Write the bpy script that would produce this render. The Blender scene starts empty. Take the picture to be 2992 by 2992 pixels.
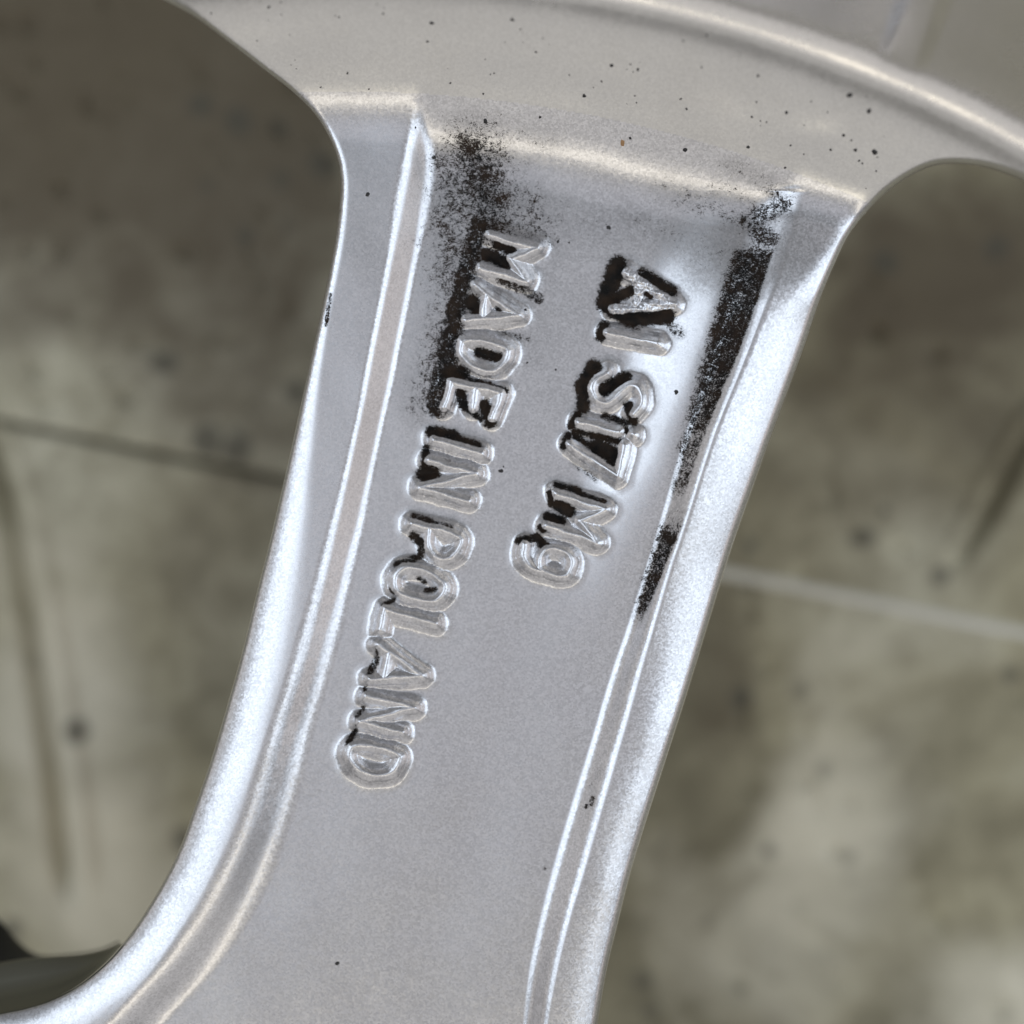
import bpy, math, random
import numpy as np

# ------------------------------------------------------------------ camera, light, exposure
R = math.radians
S = 0.140 / 2992.0            # one unit of the measured drawing, in metres (the view is about 14 cm across)
DIST = 0.220                  # lens to spoke face
DU = DIST / S                 # the same in drawing units
scene = bpy.context.scene

cd = bpy.data.cameras.new("camera")
cam = bpy.data.objects.new("camera", cd)
scene.collection.objects.link(cam)
cam.location = (0, 0, DIST)
cd.sensor_width = 36
cd.lens = 36 * DIST / 0.140
cd.clip_start = 0.005
cd.clip_end = 200
cd.dof.use_dof = True
cd.dof.focus_distance = DIST
cd.dof.aperture_fstop = 4.5
scene.camera = cam

# the place is indoors beside two windows: dim neutral room light, daylight through the panes, and added fill lamps
world = bpy.data.worlds.new("World")
scene.world = world
world.use_nodes = True
bg = world.node_tree.nodes["Background"]
bg.inputs[0].default_value = (0.93, 0.90, 0.88, 1)
bg.inputs[1].default_value = 0.175

from mathutils import Vector
def lamp(name, az, off, dist, w, h, radiance, color):
    """az: compass in the view plane (0 = right edge, 90 = top edge); off: degrees away from straight up"""
    l = bpy.data.lights.new(name, 'AREA'); l.shape = 'RECTANGLE'; l.size = w; l.size_y = h
    l.energy = radiance * math.pi * w * h; l.color = color
    o = bpy.data.objects.new(name, l); scene.collection.objects.link(o)
    d = Vector((math.sin(R(off)) * math.cos(R(az)), math.sin(R(off)) * math.sin(R(az)), math.cos(R(off))))
    o.location = d * dist
    o.rotation_euler = d.to_track_quat('Z', 'Y').to_euler()
    return o
lamp("window_light_right", 2, 41, 2.4, 2.0, 1.7, 2.25, (0.78, 0.89, 1.0))
lamp("window_light_left", 170, 37, 2.4, 1.8, 1.7, 2.3, (0.78, 0.89, 1.0))
lamp("overhead_fill", 270, 3, 2.4, 1.6, 1.1, 0.33, (0.97, 0.94, 1.0))  # added overhead fill that brightens the flat spoke faces
lamp("warm_highlight_lamp", 270, 34, 2.4, 2.6, 0.42, 2.5, (1.0, 0.93, 0.78))  # added strip lamp for the cream highlight along the rim fillet
lamp("bounce_fill_bottom", 270, 62, 2.6, 4.0, 1.9, 0.46, (1.0, 0.97, 0.93))  # added fills, this and the next two, for light off unseen walls
lamp("bounce_fill_right", 0, 75, 2.6, 3.0, 1.1, 0.66, (1.0, 0.88, 0.80))
lamp("bounce_fill_left", 180, 75, 2.6, 3.0, 1.1, 0.50, (1.0, 0.93, 0.86))

scene.view_settings.view_transform = 'Standard'
scene.view_settings.look = 'None'
scene.view_settings.gamma = 1
scene.view_settings.exposure = 0.0

random.seed(4)
rng = np.random.default_rng(7)

# ------------------------------------------------------------------ helpers
def ss(a, b, x):
    t = np.clip((x - a) / (b - a), 0, 1)
    return t * t * (3 - 2 * t)

def smax(a, b, k):
    h = np.clip(0.5 + 0.5 * (a - b) / k, 0, 1)
    return b * (1 - h) + a * h + k * h * (1 - h)

def catmull(pts, n=6, closed=False):
    P = np.array(pts, float)
    if closed:
        P = np.vstack([P[-1], P, P[0], P[1]])
    else:
        P = np.vstack([2 * P[0] - P[1], P, 2 * P[-1] - P[-2]])
    out = []
    for i in range(1, len(P) - 2):
        p0, p1, p2, p3 = P[i - 1], P[i], P[i + 1], P[i + 2]
        for t in np.arange(n) / n:
            out.append(0.5 * ((2 * p1) + (-p0 + p2) * t + (2 * p0 - 5 * p1 + 4 * p2 - p3) * t * t
                              + (-p0 + 3 * p1 - 3 * p2 + p3) * t ** 3))
    if not closed:
        out.append(P[-2])
    return np.array(out)

def seg_dist(px, py, pl, reach=None):
    """distance to a polyline"""
    d = np.full(px.shape, 1e9)
    for (x1, y1), (x2, y2) in zip(pl[:-1], pl[1:]):
        dx, dy = x2 - x1, y2 - y1
        L = dx * dx + dy * dy + 1e-9
        t = np.clip(((px - x1) * dx + (py - y1) * dy) / L, 0, 1)
        d = np.minimum(d, (px - x1 - t * dx) ** 2 + (py - y1 - t * dy) ** 2)
    return np.sqrt(d)

def inside(px, py, pl):
    c = np.zeros(px.shape, bool)
    n = len(pl)
    for i in range(n):
        x1, y1 = pl[i]; x2, y2 = pl[(i + 1) % n]
        if y1 == y2: continue
        m = ((y1 > py) != (y2 > py)) & (px < (x2 - x1) * (py - y1) / (y2 - y1) + x1)
        c ^= m
    return c

def curve_x(pts):
    """x as a function of y along a measured edge"""
    p = catmull(pts, 8)
    o = np.argsort(p[:, 1])
    ys, xs = p[o, 1], p[o, 0]
    return lambda y: np.interp(y, ys, xs)

def lump(x, y, scale, seed, octs=3):
    """cheap smooth noise, about -1..1"""
    r = np.random.default_rng(seed)
    v = 0; a = 1.0; tot = 0
    for o in range(octs):
        for k in range(5):
            th = r.uniform(0, 2 * np.pi); f = r.uniform(.7, 1.4) * 2 * np.pi / scale
            v = v + a * np.sin((x * np.cos(th) + y * np.sin(th)) * f + r.uniform(0, 6.28)) / 2.2
        tot += a; a *= .5; scale /= 2.1
    return v / tot

# ------------------------------------------------------------------ measured edges
L_HOLE = [(-1800,-330),(-500,-330),(-200,-280),(50,-200),(250,-115),(380,-55),(481,0),(569,47),(673,124),(776,204),
          (854,264),(921,331),(963,398),(986,455),(996,507),(997,569),(986,673),(968,776),(947,880),(921,1000),
          (893,1129),(857,1295),(826,1430),(790,1585),(754,1725),(719,1870),(684,2000),(621,2215),(569,2365),
          (533,2466),(492,2555),(440,2645),(383,2730),(311,2813),(233,2877),(155,2919),(78,2944),(0,2960),
          (-150,2985),(-400,2995),(-1800,2995)]
R_HOLE = [(4600,1500),(3600,880),(3300,690),(3120,590),(2992,528),(2918,499),(2856,483),(2794,477),(2732,482),
          (2670,506),(2607,547),(2545,603),(2483,679),(2440,764),(2396,870),(2345,1019),(2279,1200),(2242,1300),
          (2180,1474),(2138,1593),(2102,1707),(2066,1826),(2030,1945),(1988,2080),(1962,2160),(1916,2303),
          (1875,2432),(1838,2556),(1802,2701),(1771,2830),(1743,2992),(1725,3100),(1715,3250),(1712,3500),(1712,4600)]
hl = catmull(L_HOLE, 5); hr = catmull(R_HOLE, 5)
hl_poly = hl; hr_poly = np.vstack([hr, [(4600, 4600)]])

A_X = curve_x([(1228,-500),(1226,200),(1216,306),(1199,431),(1182,513),(1160,621),(1133,787),(1090,1000),(1070,1103),
               (1051,1207),(1028,1310),(1005,1414),(979,1517),(952,1621),(927,1724),(898,1828),(870,1931),(838,2040),
               (807,2135),(771,2250),(730,2385),(678,2509),(611,2639),(549,2737),(481,2835),(404,2923),(340,2992),
               (250,3080),(0,3250),(-400,3450)])
B_X = curve_x([(1266,-500),(1262,200),(1262,372),(1262,447),(1256,513),(1236,646),(1207,787),(1164,1000),(1144,1103),
               (1120,1207),(1098,1310),(1076,1414),(1056,1517),(1031,1621),(1006,1724),(981,1828),(953,1931),(926,2020),
               (895,2125),(854,2282),(818,2411),(766,2551),(709,2665),(642,2768),(569,2861),(487,2949),(445,2992),
               (340,3080),(100,3250),(-300,3450)])
C_X = curve_x([(2262,-500),(2258,450),(2240,560),(2212,650),(2175,745),(2130,900),(2085,1056),(2035,1200),(2000,1303),
               (1926,1562),(1897,1655),(1841,1842),(1799,1966),(1735,2180),(1711,2260),(1636,2510),(1595,2665),
               (1561,2820),(1541,2975),(1530,3100),(1520,3450)])
D_X = curve_x([(2350,-500),(2338,450),(2328,560),(2315,609),(2281,745),(2232,900),(2173,1056),(2113,1200),(2074,1303),
               (1990,1562),(1957,1655),(1900,1842),(1862,1966),(1800,2180),(1778,2260),(1706,2510),(1660,2665),
               (1621,2820),(1592,2975),(1578,3100),(1568,3450)])
CX, CY = 1007.0, 4027.0       # wheel centre

# ------------------------------------------------------------------ raised lettering, as centre lines
GL = [
 ("M", [[(1429,685),(1569,724),(1494,757),(1541,822),(1404,782)]]),
 ("A", [[(1388,835),(1515,921),(1362,934)], [(1421,862),(1412,924)]]),
 ("D", [[(1352,985),(1488,1010),(1482,1052),(1450,1083),(1400,1078),(1362,1055),(1344,1020),(1352,985)]]),
 ("E", [[(1298,1190),(1319,1116),(1466,1148),(1437,1222)], [(1391,1135),(1383,1190)]]),
 ("I", [[(1269,1285),(1406,1323)]]),
 ("N", [[(1254,1344),(1393,1383),(1228,1424),(1370,1463)]]),
 ("P", [[(1204,1531),(1349,1560),(1344,1603),(1321,1629),(1292,1637),(1263,1622),(1251,1585),(1254,1542)]]),
 ("O", [[(1153,1681),(1176,1658),(1220,1658),(1272,1679),(1303,1707),(1295,1743),(1264,1759),(1207,1748),(1163,1730),
         (1150,1704),(1153,1681)]]),
 ("L", [[(1111,1839),(1124,1782),(1274,1821)]]),
 ("A", [[(1107,1884),(1234,1974),(1079,1985)], [(1136,1908),(1124,1978)]]),
 ("N", [[(1071,2034),(1211,2067),(1052,2108),(1176,2140)]]),
 ("D", [[(1033,2168),(1172,2200),(1165,2232),(1146,2256),(1113,2268),(1068,2262),(1031,2240),(1017,2203),(1033,2168)]]),
 ("A", [[(1831,796),(1966,889),(1790,904)], [(1872,829),(1857,894)]]),
 ("l", [[(1776,972),(1922,1003)]]),
 ("S", [[(1774,1088),(1746,1104),(1730,1130),(1735,1158),(1759,1179),(1787,1171),(1816,1140),(1842,1121),(1865,1130),
         (1878,1158),(1873,1184),(1850,1208)]]),
 ("i", [[(1693,1233),(1808,1261)], [(1848,1270),(1850,1271)]]),
 ("7", [[(1665,1299),(1805,1390),(1826,1300)]]),
 ("M", [[(1626,1441),(1768,1488),(1696,1522),(1745,1584),(1598,1535)]]),
 ("g", [[(1580,1620),(1600,1603),(1635,1603),(1665,1620),(1672,1650),(1657,1687),(1580,1668),(1577,1640),(1580,1620)],
        [(1580,1668),(1545,1655),(1526,1625),(1533,1592)]]),
]
def chaikin(p, n=2):
    closed = p[0] == p[-1]
    for _ in range(n):
        q = []
        for (a, b), (c, d) in zip(p[:-1], p[1:]):
            q += [(.75 * a + .25 * c, .75 * b + .25 * d), (.25 * a + .75 * c, .25 * b + .75 * d)]
        p = q + [q[0]] if closed else [p[0]] + q[1:-1] + [p[-1]]
    return p
GL = [(ch, [chaikin(p) if (ch in "DOPSg" and len(p) > 3) else p for p in polys]) for ch, polys in GL]
TEXT_SEGS = []
for _, polys in GL:
    for pl in polys:
        TEXT_SEGS += list(zip(pl[:-1], pl[1:]))

def text_dist(x, y):
    """distance to the lettering, only worked out near it"""
    d = np.full(x.shape, 200.0)
    x, y = x + 2.2 * lump(x, y, 90, 21, 2), y + 2.2 * lump(x, y, 90, 22, 2)
    for (p, q) in TEXT_SEGS:
        m = (x > min(p[0], q[0]) - 70) & (x < max(p[0], q[0]) + 70) & (y > min(p[1], q[1]) - 70) & (y < max(p[1], q[1]) + 70)
        if m.any():
            d[m] = np.minimum(d[m], seg_dist(x[m], y[m], [p, q]))
    return d

def stroke_height(d):
    """rounded top, drafted side, wide foot"""
    return 22.0 * (1 - ss(0, 41, d)) + 1.5 * (1 - ss(0, 12, d)) + 2.5 * (1 - ss(20, 58, d))

# ------------------------------------------------------------------ the relief of the wheel's back
def ramp(s, w=0.26):
    """0 -> 1 with rounded ends"""
    s = np.clip(s, -w, 1 + w)
    def soft(t):      # integral of a rounded step
        return np.where(t < -w, 0, np.where(t > w, t, (t + w) ** 2 / (4 * w)))
    return soft(s) - soft(s - 1)

def relief(x, y, f=None, f_left=None, with_text=True):
    A, B, Cc, D = A_X(y), B_X(y), C_X(y), D_X(y)
    sL = (x - A) / (B - A)
    sR = (D - x) / (D - Cc)
    p = 58.0
    pocket = -p * ramp(sL, 0.20 + 0.2 * ss(800, 350, y) + 0.16 * ss(1200, 2100, y)) * ramp(sR, 0.20 + 0.2 * ss(850, 480, y) + 0.10 * ss(1300, 1900, y))
    # the floor of the pocket lifts a little towards its right-hand foot
    up = 1 - ss(900, 1900, y)
    wl = 330.0 - 40 * up
    lift = (30 + 30 * up) * ss(Cc - wl, Cc - 26 + 40 * up, x) * ss(-20, 160, x - B) * ss(480, 900, y) * (1 - 0.72 * ss(1350, 2050, y))
    fade = 1.0
    pocket = pocket + lift * fade
    # the right-hand flange leans outwards over its upper half
    pocket = pocket - 0.15 * np.clip(x - D, 0, 220) * ss(800, 980, y) * (1 - ss(1500, 2200, y))
    z = pocket
    if with_text:
        td = text_dist(x, y)
        z = z + stroke_height(td) - 7 * (1 - ss(13, 22, td))
    r = np.hypot(x - CX, y - CY)
    slope = 0.60
    rim = (r - 3700) * slope
    z = smax(z, rim, 58)
    z = np.where(r > 3900, z + 17 * np.exp(-((r - 4100) / 58) ** 2), z)
    over = np.clip(r - 4115, 0, None)
    z = z + 0.5 * (np.sqrt(over ** 2 + 40 ** 2) - 40)
    rib_c = 2612 + (245 - y) * 0.36
    rib = ss(-92, -40, x - rib_c) * (1 - ss(36, 90, x - rib_c))
    z = z + 14 * rib * ss(4120, 4330, r) + 4 * np.exp(-((x - 2400) / 70) ** 2 - ((y - 395) / 45) ** 2)
    # turning marks running round the rim
    ang = np.arctan2(x - CX, CY - y)
    z = z + 1.3 * lump(ang * 420, r, 230, 17, 2) * ss(3700, 3800, r)
    # casting unevenness
    z = z + 1.1 * lump(x, y, 420, 3, 2) + 0.05 * lump(x, y, 75, 5, 3)
    if f is not None:
        lower = ss(820, 2100, y)
        left_side = x < 1600 - 0.32 * (y - 1500)
        Rr = np.where(left_side, 30 + 135 * lower, 60 + 85 * ss(700, 1000, y))
        top = ss(700, 420, y)
        Rr = Rr * (1 - top) + 22 * top
        botleft = ss(2600, 2950, y) * (x < 900)
        Rr = Rr * (1 - 0.1 * botleft)
        z = z - np.where(left_side, 0.27, 0.17) * Rr * np.clip(1 - f / Rr, 0, 1) ** 2.6
        er = np.where(left_side, 9.0, 20.0)
        z = z - er * (1 - np.sqrt(np.clip(1 - np.clip(1 - f / er, 0, 1) ** 2, 0, 1)))
    return z

def to_world(x, y, z):
    """drawing units -> metres; the drawing was measured through the lens, so depth is undone here"""
    k = (DU - z) / DU
    return np.stack([(x - 1496) * k * S, -(y - 1496) * k * S, z * S], -1)

# ------------------------------------------------------------------ dirt map (brake dust left where it was not wiped)
DIRT = [ # x1,y1,x2,y2,radius,strength
 (1385,450,1430,640,135,.86),(1320,500,1330,840,120,.70),(1470,540,1560,660,130,.60),(1330,480,1250,700,90,.45),(1500,650,1560,1000,110,.30),
 (1400,660,1345,860,44,.98),(1345,860,1300,1040,46,.98),(1310,1040,1290,1110,48,1.02),(1285,1110,1275,1190,48,.95),
 (1300,900,1240,1180,85,.62),(1450,716,1495,735,20,1.2),(1420,742,1475,768,26,1.3),
 (1465,815,1575,872,22,.85),(1378,880,1395,905,28,1.3),(1455,900,1462,902,13,1.1),(1398,1028,1458,1046,20,1.25),
 (1455,968,1545,990,16,.6),(1310,1088,1350,1094,32,1.25),(1350,1102,1478,1140,13,1.0),(1345,1148,1355,1185,20,1.25),
 (1415,1185,1432,1235,24,1.2),(1365,1195,1405,1225,14,1.0),(1262,1262,1330,1274,24,1.2),(1330,1280,1400,1300,14,1.1),
 (1245,1310,1240,1400,17,1.1),(1238,1385,1262,1382,30,1.25),(1275,1345,1310,1352,12,.9),
 (1210,1508,1262,1525,14,1.0),(1262,1525,1320,1538,10,.75),(1208,1566,1236,1592,18,1.1),(1236,1592,1228,1620,16,1.0),
 (1228,1625,1160,1650,15,1.0),(1225,1690,1240,1700,12,.95),(1248,1725,1272,1722,12,.95),(1143,1722,1158,1738,9,.95),
 (1118,1768,1152,1752,10,1.0),(1112,1790,1110,1800,7,.8),(1098,1885,1104,1925,8,.85),(1102,1925,1080,1966,14,.95),(1125,1925,1118,1950,8,.7),
 (1068,2008,1064,2028,9,.95),(1062,2068,1042,2095,10,.95),(1042,2095,1040,2120,6,.9),(1038,2135,1016,2175,12,1.1),(1016,2175,1013,2215,6,.95),
 (1805,775,1770,880,36,1.3),(1770,890,1850,935,34,1.3),(1850,930,1950,925,30,1.3),(1880,800,1965,850,24,1.1),
 (1765,950,1755,985,22,1.15),(1940,930,1985,975,24,.8),(1893,858,1900,862,14,1.3),(1840,850,1800,870,22,1.2),(1870,876,1874,879,9,.9),
 (1735,1075,1705,1130,32,1.3),(1703,1130,1703,1190,26,1.2),(1765,1140,1825,1105,27,1.3),(1835,1185,1850,1230,20,1.15),
 (1765,1215,1830,1235,16,1.0),(1690,1210,1668,1245,17,1.15),(1680,1262,1810,1290,14,1.1),(1830,1255,1832,1262,11,1.2),
 (1745,1305,1800,1335,32,1.35),(1660,1272,1645,1305,14,1.2),(1680,1276,1745,1312,12,1.1),(1780,1350,1790,1352,14,1.1),
 (1672,1352,1740,1402,13,.62),(1625,1415,1690,1435,14,1.15),(1690,1440,1765,1466,11,1.05),(1606,1440,1610,1475,12,1.2),
 (1630,1478,1665,1495,24,1.3),(1600,1510,1640,1522,20,1.25),(1580,1540,1588,1548,14,1.2),(1517,1580,1570,1570,17,1.15),
 (1570,1570,1590,1600,18,1.2),(1600,1590,1625,1600,7,1.0),
 (1950,560,2230,660,70,.50),(2100,560,2260,640,50,.52),(2190,640,2240,700,50,.80),(2215,630,2285,600,44,.84),(2255,560,2300,620,34,.66),(1600,420,1420,380,60,.36),(1500,620,1900,700,70,.33),
 (2130,480,2330,580,40,.42),(1850,640,2100,740,80,.40),
 (966,860,952,950,8,.85),(1300,620,1240,760,60,.46),(1740,640,1800,690,60,.34),(1725,2350,1730,2330,12,.62),(1715,2355,1712,2360,7,.9),
 (1732,2300,1748,2250,16,.46),(1590,2535,1592,2540,7,.7),
]
def dirt_field(x, y):
    m = np.zeros(x.shape)
    for (x1, y1, x2, y2, r, s) in DIRT:
        R2 = r * 1.7
        sel = (x > min(x1, x2) - R2) & (x < max(x1, x2) + R2) & (y > min(y1, y2) - R2) & (y < max(y1, y2) + R2)
        if sel.any():
            d = seg_dist(x[sel], y[sel], [(x1, y1), (x2, y2)])
            soft = 0.25 if r < 55 else 0.0
            v = s * (1 - ss(soft * r, (1.42 if r < 55 else 1.6) * r, d))
            m[sel] = np.maximum(m[sel], v)
    # the dark strip lying on the right-hand riser of the pocket
    Cc, D = C_X(y), D_X(y)
    lo = Cc - 30 * ss(1500, 1000, y) - 6
    hi = D - 24 - 6 * ss(1300, 1700, y)
    hi = np.where(y > 1480, Cc + (D - Cc) * (0.92 - 0.0014 * np.clip(y - 1560, 0, 400)), hi)
    inb = ss(lo - 40, lo + 26, x) * (1 - ss(hi - 8, hi + 9, x))
    along = ss(660, 760, y) * (1 - ss(1400, 1530, y)) * (0.95 - 0.20 * ss(1050, 1400, y)) + ss(1440, 1580, y) * (1 - ss(1760, 1870, y)) * 0.92
    m = np.maximum(m, inb * np.clip(along, 0, 1.25))
    low = ss(1860, 2000, y) * (1 - ss(2300, 2700, y)) * 0.24
    m = np.maximum(m, ss(Cc, Cc + 20, x) * (1 - ss(D - 20, D, x)) * low)
    # a few dabs that broke away from the strip
    return m

# ------------------------------------------------------------------ materials
def nt(name):
    m = bpy.data.materials.new(name); m.use_nodes = True
    n = m.node_tree
    return m, n, n.nodes["Principled BSDF"]

def node(n, t, **kw):
    a = n.nodes.new(t)
    for k, v in kw.items():
        setattr(a, k, v)
    return a

def math_n(n, op, a, b=None, c=None, clamp=False):
    m = n.nodes.new("ShaderNodeMath"); m.operation = op; m.use_clamp = clamp
    for i, v in enumerate((a, b, c)):
        if v is None: continue
        if isinstance(v, (int, float)): m.inputs[i].default_value = v
        else: n.links.new(v, m.inputs[i])
    return m.outputs[0]

def noise(n, vec, scale, detail=3, rough=.5, dist=0.0, lac=2.0):
    a = node(n, "ShaderNodeTexNoise")
    n.links.new(vec, a.inputs["Vector"])
    a.inputs["Scale"].default_value = scale; a.inputs["Detail"].default_value = detail
    a.inputs["Roughness"].default_value = rough; a.inputs["Distortion"].default_value = dist
    a.inputs["Lacunarity"].default_value = lac
    return a.outputs[0]

def ramp_n(n, fac, stops):
    r = node(n, "ShaderNodeValToRGB"); n.links.new(fac, r.inputs[0])
    e = r.color_ramp.elements
    while len(e) < len(stops): e.new(0.5)
    for i, (p, c) in enumerate(stops):
        e[i].position = p; e[i].color = c if len(c) == 4 else (*c, 1)
    return r.outputs[0]

def paint_material(name, flake=0.13, peel=1.0, dirty=True, base=(0.60, 0.595, 0.62), grain=.32, rough0=.27):
    m, n, bs = nt(name)
    tc = node(n, "ShaderNodeTexCoord"); V = tc.outputs["Object"]
    geo = node(n, "ShaderNodeNewGeometry")
    # metal flakes: each cell has its own small tilt
    vo = node(n, "ShaderNodeTexVoronoi"); n.links.new(V, vo.inputs["Vector"]); vo.inputs["Scale"].default_value = 4200
    sub = node(n, "ShaderNodeVectorMath", operation='SUBTRACT'); n.links.new(vo.outputs["Color"], sub.inputs[0])
    sub.inputs[1].default_value = (.5, .5, .5)
    sc = node(n, "ShaderNodeVectorMath", operation='SCALE'); n.links.new(sub.outputs[0], sc.inputs[0]); sc.inputs[3].default_value = flake
    # orange peel
    pn = noise(n, V, 1400, 2, .5)
    pn2 = noise(n, V, 420, 2, .5)
    hs = math_n(n, 'ADD', math_n(n, 'MULTIPLY', pn, .6), math_n(n, 'MULTIPLY', pn2, .8))
    bp = node(n, "ShaderNodeBump"); bp.inputs["Strength"].default_value = .085 * peel; bp.inputs["Distance"].default_value = 0.00012
    n.links.new(hs, bp.inputs["Height"])
    add = node(n, "ShaderNodeVectorMath", operation='ADD'); n.links.new(bp.outputs[0], add.inputs[0]); n.links.new(sc.outputs[0], add.inputs[1])
    nm = node(n, "ShaderNodeVectorMath", operation='NORMALIZE'); n.links.new(add.outputs[0], nm.inputs[0])
    # flake brightness
    sep = node(n, "ShaderNodeSeparateColor"); n.links.new(vo.outputs["Color"], sep.inputs[0])
    fl = math_n(n, 'MULTIPLY_ADD', sep.outputs[0], grain, 1 - grain * .55)
    cm = node(n, "ShaderNodeMix", data_type='RGBA', blend_type='MULTIPLY'); cm.inputs[0].default_value = 1
    cm.inputs[6].default_value = (*base, 1)
    comb = node(n, "ShaderNodeCombineColor")
    for i in range(3): n.links.new(fl, comb.inputs[i])
    n.links.new(comb.outputs[0], cm.inputs[7])
    col = cm.outputs[2]
    # faint grime film
    film = noise(n, V, 60, 4, .6)
    ff = math_n(n, 'MULTIPLY', ramp_n(n, film, [(.45, (0, 0, 0)), (.75, (1, 1, 1))]), .10)
    fm = node(n, "ShaderNodeMix", data_type='RGBA'); n.links.new(ff, fm.inputs[0]); n.links.new(col, fm.inputs[6])
    fm.inputs[7].default_value = (.33, .30, .26, 1)
    col = fm.outputs[2]
    rough = math_n(n, 'MULTIPLY_ADD', film, .10, rough0)
    bs.inputs["Metallic"].default_value = .88
    bs.inputs["Coat Weight"].default_value = .85
    bs.inputs["Coat Roughness"].default_value = .05
    bs.inputs["Coat IOR"].default_value = 1.5
    n.links.new(nm.outputs[0], bs.inputs["Normal"])
    n.links.new(bp.outputs[0], bs.inputs["Coat Normal"])
    n.links.new(col, bs.inputs["Base Color"]); n.links.new(rough, bs.inputs["Roughness"])
    if not dirty:
        return m
    at = node(n, "ShaderNodeAttribute"); at.attribute_name = "dirt"
    mp = node(n, "ShaderNodeMapping"); n.links.new(V, mp.inputs[0]); mp.inputs["Rotation"].default_value = (0, 0, .5); mp.inputs["Scale"].default_value = (1, 1.6, 1)
    n1 = noise(n, V, 1500, 4, .72, .6)
    n2 = noise(n, mp.outputs[0], 4600, 3, .75, .8)
    n3 = noise(n, V, 420, 3, .6)
    w = math_n(n, 'ADD', math_n(n, 'MULTIPLY', n1, .42), math_n(n, 'ADD', math_n(n, 'MULTIPLY', n2, .55), math_n(n, 'MULTIPLY', n3, .20)))
    w = math_n(n, 'SUBTRACT', w, .585)               # centred on zero
    t = math_n(n, 'ADD', at.outputs["Fac"], math_n(n, 'MULTIPLY', w, 3.3))
    k = math_n(n, 'MULTIPLY', math_n(n, 'SUBTRACT', t, .60), 6.0, clamp=True)
    gate = math_n(n, 'MULTIPLY', at.outputs["Fac"], 6.0, clamp=True)
    k = math_n(n, 'MULTIPLY', k, gate)
    # thin rubbed film round the heavy deposits
    film_d = math_n(n, 'MULTIPLY', math_n(n, 'MULTIPLY', math_n(n, 'SUBTRACT', at.outputs["Fac"], .12, clamp=True), math_n(n, 'MULTIPLY', n1, 1.5)), .5, clamp=True)
    k = math_n(n, 'MAXIMUM', k, film_d)
    db = node(n, "ShaderNodeBsdfPrincipled")
    dc = ramp_n(n, n3, [(.35, (.004, .0036, .0036)), (.7, (.024, .015, .010))])
    n.links.new(dc, db.inputs["Base Color"]); db.inputs["Roughness"].default_value = .62
    db.inputs["Specular IOR Level"].default_value = .12
    dbm = node(n, "ShaderNodeBump"); dbm.inputs["Strength"].default_value = .8; dbm.inputs["Distance"].default_value = .00015
    n.links.new(n1, dbm.inputs["Height"]); n.links.new(dbm.outputs[0], db.inputs["Normal"])
    mx = node(n, "ShaderNodeMixShader")
    n.links.new(math_n(n, 'MULTIPLY', k, 1.0), mx.inputs[0]); n.links.new(bs.outputs[0], mx.inputs[1]); n.links.new(db.outputs[0], mx.inputs[2])
    n.links.new(mx.outputs[0], n.nodes["Material Output"].inputs[0])
    return m

M_SPOKE = paint_material("silver_flake_paint", flake=.055)
M_FLANGE = paint_material("silver_flange_paint", flake=.05, peel=.6, base=(.62, .61, .60), grain=.12, rough0=.24)
M_LETTER = paint_material("silver_letter_paint", flake=.07, peel=.7)
M_RIM = paint_material("silver_rim_paint", flake=.05, peel=.35, base=(.80, .78, .77), grain=.10, rough0=.22)

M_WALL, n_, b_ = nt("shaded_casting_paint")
b_.inputs["Base Color"].default_value = (.17, .165, .13, 1); b_.inputs["Metallic"].default_value = .6; b_.inputs["Roughness"].default_value = .35  # silver wall darkened to olive, its dim reflection put into the colour
M_RECESS_SHADE, n_, b_ = nt("black_recess_shade")
b_.inputs["Base Color"].default_value = (.012, .012, .011, 1); b_.inputs["Roughness"].default_value = .8  # shade in the hub recess, painted as a black surface
M_SPECK, n_, b_ = nt("dark_speck")
b_.inputs["Base Color"].default_value = (.014, .012, .012, 1); b_.inputs["Roughness"].default_value = .6
M_RUST, n_, b_ = nt("rust_speck")
b_.inputs["Base Color"].default_value = (.30, .17, .08, 1); b_.inputs["Roughness"].default_value = .8

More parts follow.
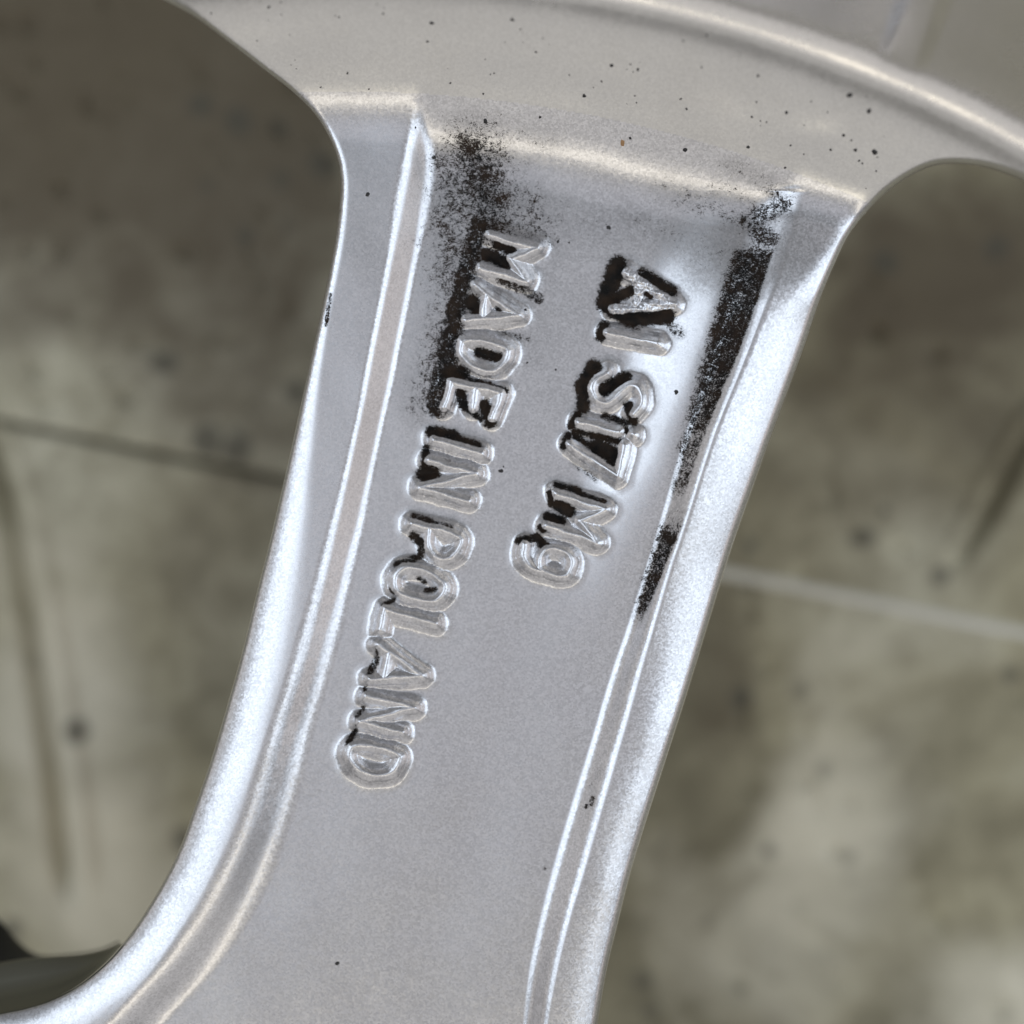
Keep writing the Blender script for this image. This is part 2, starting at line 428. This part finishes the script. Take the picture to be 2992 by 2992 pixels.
def concrete():
    m, n, bs = nt("stained_shaded_concrete")
    tc = node(n, "ShaderNodeTexCoord"); V = tc.outputs["Object"]
    big = noise(n, V, 11, 2.5, .5, .4)
    mid = noise(n, V, 120, 6, .72, .5)
    c1 = ramp_n(n, big, [(.36, (.17, .152, .10)), (.50, (.32, .29, .195)), (.64, (.45, .425, .33))])
    mx = node(n, "ShaderNodeMix", data_type='RGBA', blend_type='MULTIPLY'); mx.inputs[0].default_value = .75
    n.links.new(c1, mx.inputs[6]); n.links.new(ramp_n(n, mid, [(.36, (.50, .48, .43)), (.62, (1.0, 1.0, 1.0))]), mx.inputs[7])
    st = node(n, "ShaderNodeAttribute"); st.attribute_name = "dirt"  # on the slabs this carries painted shade and light pools
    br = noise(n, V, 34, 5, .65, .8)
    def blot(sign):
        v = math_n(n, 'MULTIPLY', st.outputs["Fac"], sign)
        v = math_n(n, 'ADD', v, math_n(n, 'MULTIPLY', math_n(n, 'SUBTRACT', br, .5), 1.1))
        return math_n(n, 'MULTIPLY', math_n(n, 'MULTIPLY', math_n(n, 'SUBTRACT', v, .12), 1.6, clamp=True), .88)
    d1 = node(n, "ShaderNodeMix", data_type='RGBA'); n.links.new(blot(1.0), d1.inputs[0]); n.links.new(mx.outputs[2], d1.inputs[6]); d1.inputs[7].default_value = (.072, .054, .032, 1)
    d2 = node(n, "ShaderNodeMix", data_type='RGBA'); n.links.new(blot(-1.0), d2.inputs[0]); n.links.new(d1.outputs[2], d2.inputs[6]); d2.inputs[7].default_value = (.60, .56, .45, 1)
    mx = d2
    # dark spots
    vo = node(n, "ShaderNodeTexVoronoi"); n.links.new(V, vo.inputs["Vector"]); vo.inputs["Scale"].default_value = 95
    ms = noise(n, V, 30, 2, .5)
    sz = math_n(n, 'MULTIPLY', ramp_n(n, ms, [(.42, (0, 0, 0)), (.60, (1, 1, 1))]), .34)
    sp = math_n(n, 'MULTIPLY', math_n(n, 'SUBTRACT', sz, vo.outputs["Distance"]), 9, clamp=True)
    sm = node(n, "ShaderNodeMix", data_type='RGBA'); n.links.new(math_n(n, 'MULTIPLY', sp, .75), sm.inputs[0])
    n.links.new(mx.outputs[2], sm.inputs[6]); sm.inputs[7].default_value = (.06, .055, .04, 1)
    n.links.new(sm.outputs[2], bs.inputs["Base Color"])
    bs.inputs["Roughness"].default_value = .75
    bp = node(n, "ShaderNodeBump"); bp.inputs["Strength"].default_value = .5; bp.inputs["Distance"].default_value = .001
    n.links.new(mid, bp.inputs["Height"]); n.links.new(bp.outputs[0], bs.inputs["Normal"])
    return m
M_FLOOR = concrete()

# ------------------------------------------------------------------ objects
def link(name, me, mat, parent=None):
    me.materials.append(mat)
    o = bpy.data.objects.new(name, me)
    scene.collection.objects.link(o)
    if parent: o.parent = parent
    return o

def make_mesh(name, verts, faces, normals=None, dirt=None):  # dirt: brake dust on the wheel, painted shade and light on the slabs
    """faces: list of arrays (k,3) / (k,4)"""
    me = bpy.data.meshes.new(name)
    nv = len(verts)
    me.vertices.add(nv); me.vertices.foreach_set("co", np.ascontiguousarray(verts, np.float32).ravel())
    loops = np.concatenate([f.ravel() for f in faces if len(f)])
    tot = np.concatenate([np.full(len(f), f.shape[1]) for f in faces if len(f)])
    st = np.concatenate([[0], np.cumsum(tot)[:-1]])
    me.loops.add(len(loops)); me.loops.foreach_set("vertex_index", loops.astype(np.int32))
    me.polygons.add(len(tot)); me.polygons.foreach_set("loop_start", st.astype(np.int32))
    me.polygons.foreach_set("loop_total", tot.astype(np.int32))
    me.polygons.foreach_set("use_smooth", np.ones(len(tot), bool))
    me.update(calc_edges=True)
    if dirt is not None:
        a = me.attributes.new("dirt", 'FLOAT', 'POINT'); a.data.foreach_set("value", dirt.astype(np.float32))
    if normals is not None:
        me.normals_split_custom_set_from_vertices(normals.astype(np.float32))
    return me

def surf_normals(x, y, zf, e=1.5):
    a = to_world(x + e, y, zf(x + e, y)) - to_world(x - e, y, zf(x - e, y))
    b = to_world(x, y - e, zf(x, y - e)) - to_world(x, y + e, zf(x, y + e))
    c = np.cross(a, b)
    return c / np.linalg.norm(c, axis=-1, keepdims=True)

# distance to the openings, on a coarse grid then interpolated
G0, G1, GS = -420, 3420, 6.0
gx = np.arange(G0, G1 + GS, GS)
GX, GY = np.meshgrid(gx, gx)
near_l = seg_dist(GX, GY, hl); near_r = seg_dist(GX, GY, hr)
in_l = inside(GX, GY, hl_poly); in_r = inside(GX, GY, hr_poly)
F = np.minimum(np.where(in_l, -near_l, near_l), np.where(in_r, -near_r, near_r))
def fdist(x, y):
    u = np.clip((x - G0) / GS, 0, len(gx) - 1.001); v = np.clip((y - G0) / GS, 0, len(gx) - 1.001)
    i = u.astype(int); j = v.astype(int); a = u - i; b = v - j
    return (F[j, i] * (1 - a) * (1 - b) + F[j, i + 1] * a * (1 - b) + F[j + 1, i] * (1 - a) * b + F[j + 1, i + 1] * a * b)

def zfull(x, y):
    return relief(x, y, np.maximum(fdist(x, y), 0))

wheel = bpy.data.objects.new("alloy_wheel", None)
scene.collection.objects.link(wheel)
wheel["label"] = "silver painted alloy wheel seen from behind, raised lettering and black dust on its spoke"
wheel["category"] = "wheel"

STEP = 4.4
xs = np.arange(-330, 3330, STEP); N = len(xs)
X, Y = np.meshgrid(xs, xs)
FF = fdist(X, Y)
ok = FF > 0
# cells fully inside
idx = np.arange(N * N).reshape(N, N)
full = ok[:-1, :-1] & ok[:-1, 1:] & ok[1:, 1:] & ok[1:, :-1]
quads = np.stack([idx[1:, :-1], idx[1:, 1:], idx[:-1, 1:], idx[:-1, :-1]], -1)[full]
# boundary cells, cut exactly at the outline
some = (ok[:-1, :-1] | ok[:-1, 1:] | ok[1:, 1:] | ok[1:, :-1]) & ~full
extra = []; emap = {}; tris = []; bseg = []
fx = FF.ravel(); xr = X.ravel(); yr = Y.ravel()
def cross_v(a, b):
    k = (a, b) if a < b else (b, a)
    if k not in emap:
        a_, b_ = k
        t = fx[a_] / (fx[a_] - fx[b_])
        emap[k] = N * N + len(extra)
        extra.append((xr[a_] + (xr[b_] - xr[a_]) * t, yr[a_] + (yr[b_] - yr[a_]) * t))
    return emap[k]
for j, i in np.argwhere(some):
    c = [idx[j + 1, i], idx[j + 1, i + 1], idx[j, i + 1], idx[j, i]]
    poly = []; cr = []
    for q in range(4):
        a, b = int(c[q]), int(c[(q + 1) % 4])
        if fx[a] > 0: poly.append(a)
        if (fx[a] > 0) != (fx[b] > 0):
            v = cross_v(a, b); poly.append(v); cr.append((v, fx[a] > 0))
    for q in range(1, len(poly) - 1):
        tris.append((poly[0], poly[q], poly[q + 1]))
    if len(cr) == 2:
        # ordered so that the metal lies on one known side
        bseg.append((cr[0][0], cr[1][0]) if cr[0][1] else (cr[1][0], cr[0][0]))
extra = np.array(extra); tris = np.array(tris)
AX = np.concatenate([xr, extra[:, 0]]); AY = np.concatenate([yr, extra[:, 1]])
used = np.zeros(len(AX), bool); used[quads.ravel()] = True; used[tris.ravel()] = True
AZ = np.zeros(len(AX)); AZ[used] = zfull(AX[used], AY[used])
AV = to_world(AX, AY, AZ)
AN = np.zeros((len(AX), 3)); AN[used] = surf_normals(AX[used], AY[used], zfull)
AD = np.zeros(len(AX)); AD[used] = dirt_field(AX[used], AY[used])
AR = np.hypot(AX - CX, AY - CY)

def region(name, lo, hi, mat):
    fs = []
    for f in (quads, tris):
        rr = AR[f].mean(1)
        fs.append(f[(rr >= lo) & (rr < hi)])
    u = np.unique(np.concatenate([f.ravel() for f in fs]))
    mp = np.full(len(AX), -1); mp[u] = np.arange(len(u))
    me = make_mesh(name, AV[u], [mp[f] for f in fs], AN[u], AD[u])
    return link(name, me, mat, wheel)

region("spoke", 0, 3760, M_SPOKE)
region("rim_flange", 3760, 4098, M_FLANGE)
region("rim_barrel", 4098, 1e9, M_RIM)

# side walls below the cut edge, undercut as the casting's draft makes them
bv = sorted({v for s_ in bseg for v in s_}); bm = {v: i for i, v in enumerate(bv)}
bx, by = AX[bv], AY[bv]
g = 3.0
gxn = fdist(bx + g, by) - fdist(bx - g, by); gyn = fdist(bx, by + g) - fdist(bx, by - g)
gl = np.hypot(gxn, gyn) + 1e-9; gxn /= gl; gyn /= gl       # points into the metal
bz = AZ[bv]
rings = [(0, 0), (-2.5, 7), (-2.5, 22), (26, 150), (75, 330)]
wv = np.concatenate([to_world(bx + o * gxn, by + o * gyn, bz - d) for o, d in rings])
nb = len(bv); wq = []
for (a, b) in bseg:
    for k in range(len(rings) - 1):
        i, j = bm[a] + k * nb, bm[b] + k * nb
        wq.append((i, i + nb, j + nb, j))
me = make_mesh("edge_wall", wv, [np.array(wq)])
link("edge_wall", me, M_RIM, wheel)

# the hub's inner corner seen down through the left opening
c1 = catmull([(-330,3000),(-150,2988),(0,2962),(78,2946),(155,2921),(233,2879),(311,2815),(360,2762)], 6)
c2 = catmull([(-330,2880),(-150,2845),(0,2820),(78,2806),(155,2800),(233,2795),(300,2780),(352,2758)], 6)
c2b = catmull([(-330,2868),(-150,2835),(0,2812),(78,2800),(135,2795),(233,2788),(300,2774),(350,2754)], 6)
c3 = catmull([(-330,2380),(-150,2560),(0,2690),(50,2748),(110,2790),(200,2790),(290,2776),(348,2752)], 6)
def strip(name, rows, zs, mat, rounded=True):
    V_ = np.concatenate([to_world(r_[:, 0], r_[:, 1], np.full(len(r_), z_)) for r_, z_ in zip(rows, zs)])
    n_ = len(rows[0]); q = []
    for k in range(len(rows) - 1):
        for i in range(n_ - 1):
            q.append((k * n_ + i, k * n_ + i + 1, (k + 1) * n_ + i + 1, (k + 1) * n_ + i))
    return link(name, make_mesh(name, V_, [np.array(q)]), mat, wheel)
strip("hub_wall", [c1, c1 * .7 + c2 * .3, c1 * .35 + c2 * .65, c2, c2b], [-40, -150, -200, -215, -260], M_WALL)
strip("hub_recess", [c2b, c2b * .5 + c3 * .5, c3], [-262, -430, -560], M_RECESS_SHADE)

# raised letters, each its own piece
def letter(ch, polys, label):
    P = np.concatenate([np.array(p, float) for p in polys])
    st = 2.2; pad = 26
    x0, y0 = P.min(0) - pad; x1, y1 = P.max(0) + pad
    lx = np.arange(x0, x1, st); ly = np.arange(y0, y1, st)
    LX, LY = np.meshgrid(lx, ly)
    d_ = text_dist
    def own(x, y):
        d = np.full(x.shape, 1e9)
        for p in polys: d = np.minimum(d, seg_dist(x, y, p))
        return d
    rough = 3.0 if label.startswith("rough") else 0.0
    def zl(x, y):
        d = d_(x, y)
        z = relief(x, y, with_text=False) + stroke_height(d) + 0.35 - 0.9 * ss(14, 25, d)
        if rough: z = z + rough * lump(x, y, 30, 33, 2) * (1 - ss(8, 20, d))
        return z
    D_ = d_(LX, LY)
    okk = (D_ < 25) & (own(LX, LY) < 27)
    n0, n1 = LX.shape; id_ = np.arange(n0 * n1).reshape(n0, n1)
    f = okk[:-1, :-1] & okk[:-1, 1:] & okk[1:, 1:] & okk[1:, :-1]
    q = np.stack([id_[1:, :-1], id_[1:, 1:], id_[:-1, 1:], id_[:-1, :-1]], -1)[f]
    u = np.unique(q); mp = np.full(n0 * n1, -1); mp[u] = np.arange(len(u))
    x, y = LX.ravel()[u], LY.ravel()[u]
    me = make_mesh("raised_letter", to_world(x, y, zl(x, y)), [mp[q]], surf_normals(x, y, zl, 1.2),
                   dirt_field(x, y) * ss(9, 17, d_(x, y)))
    o = link("raised_letter", me, M_LETTER, wheel)
    o["label"] = label
words = ["MADE"] * 4 + ["IN"] * 2 + ["POLAND"] * 6 + ["AlSi7Mg"] * 7
for i, (ch, polys) in enumerate(GL):
    kind = "raised figure" if ch == "7" else "raised letter"
    lab = f"{kind} {ch} of the word {words[i]}"
    if i == 12: lab = "rough chipped " + lab
    letter(ch, polys, lab)

# small stuck specks
SP = [(1418,354,9),(1015,214,5),(1758,238,5),(1707,280,6),(1841,404,6),(1578,342,5),(1412,274,4),(1316,243,4),(1443,214,4),
      (1566,152,5),(1787,192,7),(1864,203,6),(1075,568,8),(1269,460,8),(1261,68,8),(1249,122,5),(785,21,6),(1778,665,8),
      (1214,373,4),(1497,58,7),(1521,86,4),(2002,438,7),(2185,430,6),(2006,318,5),(2310,425,5),(2499,438,7),(2555,444,9),(2427,438,5),
      (2294,490,5),(2197,342,5),(2298,329,6),(2483,278,10),(2539,324,9),(1989,289,5),(1976,1146,8),(1464,1376,8),(1471,1364,4),
      (985,2815,7),(1714,2352,6),(617,39,4),(850,190,3),(866,201,3),(862,175,3),(937,255,4),(1078,260,4),(1842,188,4),(1630,706,6),(1663,709,4),
      (1850,210,3),(1120,40,4),(990,50,4),(980,46,3),(1855,280,4),(1860,300,3),(2210,298,4),(2240,357,4),(2465,395,5),(2488,410,4),
      (2510,470,5),(2520,478,4),(2560,500,4),(1578,640,5),(2050,196,4),(1996,120,4),(2065,102,5),(2215,222,5),(1535,905,5),(1624,1080,4),(1540,1060,4)]
r_ = random.Random(3)
for k in range(38):
    t = r_.random()
    x = r_.uniform(700, 2600); rad = r_.uniform(3700, 4080)
    y = CY - math.sqrt(rad * rad - (x - CX) ** 2)
    SP.append((x, y, r_.uniform(2, 3.4)))
V_, F_ = [], []
def add_speck(x, y, r, Vl, Fl):
    if fdist(np.array([x]), np.array([y]))[0] < 8: return
    k = 9; b0 = len(Vl)
    ang = [2 * math.pi * i / k for i in range(k)]
    st = r_.uniform(.6, 1.0); rot = r_.uniform(0, 3)
    rr = [r * r_.uniform(.65, 1.2) for _ in ang]
    for ring, zz in ((1.0, -.4), (.6, .3 * r)):
        for a, q in zip(ang, rr):
            px = x + ring * q * (math.cos(a) * math.cos(rot) - st * math.sin(a) * math.sin(rot))
            py = y + ring * q * (math.cos(a) * math.sin(rot) + st * math.sin(a) * math.cos(rot))
            Vl.append((px, py, zz))
    Vl.append((x, y, .4 * r))
    for i in range(k):
        j = (i + 1) % k
        Fl.append((b0 + j, b0 + i, b0 + k + i)); Fl.append((b0 + j, b0 + k + i, b0 + k + j)); Fl.append((b0 + k + j, b0 + k + i, b0 + 2 * k))
for s_ in SP: add_speck(*s_, V_, F_)
V_ = np.array(V_)
vz = zfull(V_[:, 0], V_[:, 1]) + V_[:, 2]
sp = link("dirt_specks", make_mesh("dirt_specks", to_world(V_[:, 0], V_[:, 1], vz), [np.array(F_)]), M_SPECK, wheel)
sp["kind"] = "stuff"; sp["label"] = "tiny black specks stuck to the paint"
V_, F_ = [], []
add_speck(1818, 417, 11, V_, F_); V_ = np.array(V_)
rs = link("rust_speck", make_mesh("rust_speck", to_world(V_[:, 0], V_[:, 1], zfull(V_[:, 0], V_[:, 1]) + V_[:, 2] * .4), [np.array(F_)]), M_RUST, wheel)

# ------------------------------------------------------------------ the concrete below
FZ = -1400.0
ground = bpy.data.objects.new("ground", None)
scene.collection.objects.link(ground)
ground["kind"] = "structure"
ground["label"] = "stained olive grey concrete ground with painted light and shade under the wheel"

def floor_relief(x, y):
    z = 5 * lump(x, y, 900, 41, 3)
    # trowel ridge lower left and the short one at the right
    for pts, s, w in (([(-60,1180),(40,1400),(100,1680),(150,1980),(190,2250),(215,2450),(232,2620)], -1, 60),
                      ([(3060,1150),(2950,1330),(2890,1450),(2825,1570),(2765,1660)], 1, 50)):
        pl = catmull(pts, 4)
        d = seg_dist(x, y, pl)
        cxm = np.interp(y, pl[:, 1], pl[:, 0])
        side = (x - cxm)
        inr = ss(pl[0, 1] - 60, pl[0, 1] + 60, y) * (1 - ss(pl[-1, 1] - 120, pl[-1, 1] + 50, y))
        z = z + inr * 34 * np.exp(-((side * s + w * .45) / (w * .5)) ** 2) - inr * 100 * np.exp(-((side * s - w * .5) / (w * .5)) ** 2)
    # pits
    rr = np.random.default_rng(11)
    for k in range(150):
        px, py = rr.uniform(-200, 1000), rr.uniform(-200, 1300)
        if k > 95: px, py = rr.uniform(2100, 3200), rr.uniform(500, 3200)
        a = rr.uniform(.3, 1.2); s1 = rr.uniform(12, 30); s2 = s1 * rr.uniform(.4, .8)
        dx, dy = x - px, y - py
        m = (np.abs(dx) < 100) & (np.abs(dy) < 100)
        u = dx[m] * math.cos(a) + dy[m] * math.sin(a); v = -dx[m] * math.sin(a) + dy[m] * math.cos(a)
        z[m] -= rr.uniform(14, 46) * np.exp(-(u / s1) ** 2 - (v / s2) ** 2)
    return z
def joint_y(x): return 1232 + 0.207 * x

def slab(upper):
    a = np.concatenate([[-9000, -5000, -2500, -1200], np.arange(-600, 3600, 14), [4200, 5500, 8000, 12000]])
    t = np.concatenate([[0, 3, 8, 14, 22], np.arange(34, 2200, 14), [2800, 4200, 7000, 11000]])
    T, XX = np.meshgrid(t, a, indexing='ij')
    YY = joint_y(XX) + (-(T + 9) if upper else (T + 9))
    z = FZ + floor_relief(XX, YY) * ((np.abs(XX - 1500) < 2500) & (T < 2400))
    z = z - 16 * np.exp(-T / 7.0) - (0 if upper else 7)
    sv = np.zeros(XX.shape)  # painted shade below rim and spoke, pale light pools through the openings
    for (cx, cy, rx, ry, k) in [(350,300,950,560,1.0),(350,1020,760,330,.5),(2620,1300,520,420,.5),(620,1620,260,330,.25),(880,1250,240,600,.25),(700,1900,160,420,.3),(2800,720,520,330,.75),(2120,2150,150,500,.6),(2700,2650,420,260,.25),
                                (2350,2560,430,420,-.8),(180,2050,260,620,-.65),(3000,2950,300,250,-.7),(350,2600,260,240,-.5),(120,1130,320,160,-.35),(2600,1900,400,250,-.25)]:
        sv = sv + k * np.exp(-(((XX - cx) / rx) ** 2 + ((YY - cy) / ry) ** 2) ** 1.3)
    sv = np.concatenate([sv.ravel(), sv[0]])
    V = to_world(XX.ravel(), YY.ravel(), z.ravel())
    V2 = V[:XX.shape[1]].copy(); V2[:, 2] -= 0.012      # the joint's side
    V = np.concatenate([V, V2])
    n0, n1 = XX.shape; id_ = np.arange(n0 * n1).reshape(n0, n1)
    q = np.stack([id_[1:, :-1], id_[1:, 1:], id_[:-1, 1:], id_[:-1, :-1]], -1).reshape(-1, 4)
    sd = np.array([(i, i + 1, n0 * n1 + i + 1, n0 * n1 + i) for i in range(n1 - 1)])
    if upper: q = q[:, ::-1]; sd = sd[:, ::-1]
    o = link("paving_slab", make_mesh("paving_slab", V, [q, sd], dirt=sv), M_FLOOR, ground)  # dirt carries the painted shade and light pools here
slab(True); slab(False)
# pale filler in the right-hand stretch of the joint
jx = np.arange(2040, 6000, 30.0); jt = np.array([-20, -13, -5, 5, 13, 20.0]); jz = np.array([-9, 5, 9, 9, 5, -9.0])
JT, JX = np.meshgrid(jt, jx, indexing='ij')
JV = to_world(JX.ravel(), (joint_y(JX) + JT + 3 * lump(JX, JT, 300, 9, 2)).ravel(), (FZ + floor_relief(JX, joint_y(JX) + JT) * (JX < 3800) + jz[:, None] - 3).ravel())
n1_ = len(jx); jid = np.arange(6 * n1_).reshape(6, n1_)
jq = np.stack([jid[1:, :-1], jid[1:, 1:], jid[:-1, 1:], jid[:-1, :-1]], -1).reshape(-1, 4)
M_FILL, n_, b_ = nt("pale_mortar")
b_.inputs["Base Color"].default_value = (.50, .48, .42, 1); b_.inputs["Roughness"].default_value = .8
link("mortar_joint", make_mesh("mortar_joint", JV, [jq]), M_FILL, ground)
z0 = FZ * S - 0.009
gm = make_mesh("ground_bed", np.array([(-30, -30, z0), (30, -30, z0), (30, 30, z0), (-30, 30, z0)]), [np.array([(0, 1, 2, 3)])])
link("ground_bed", gm, M_FLOOR, ground)
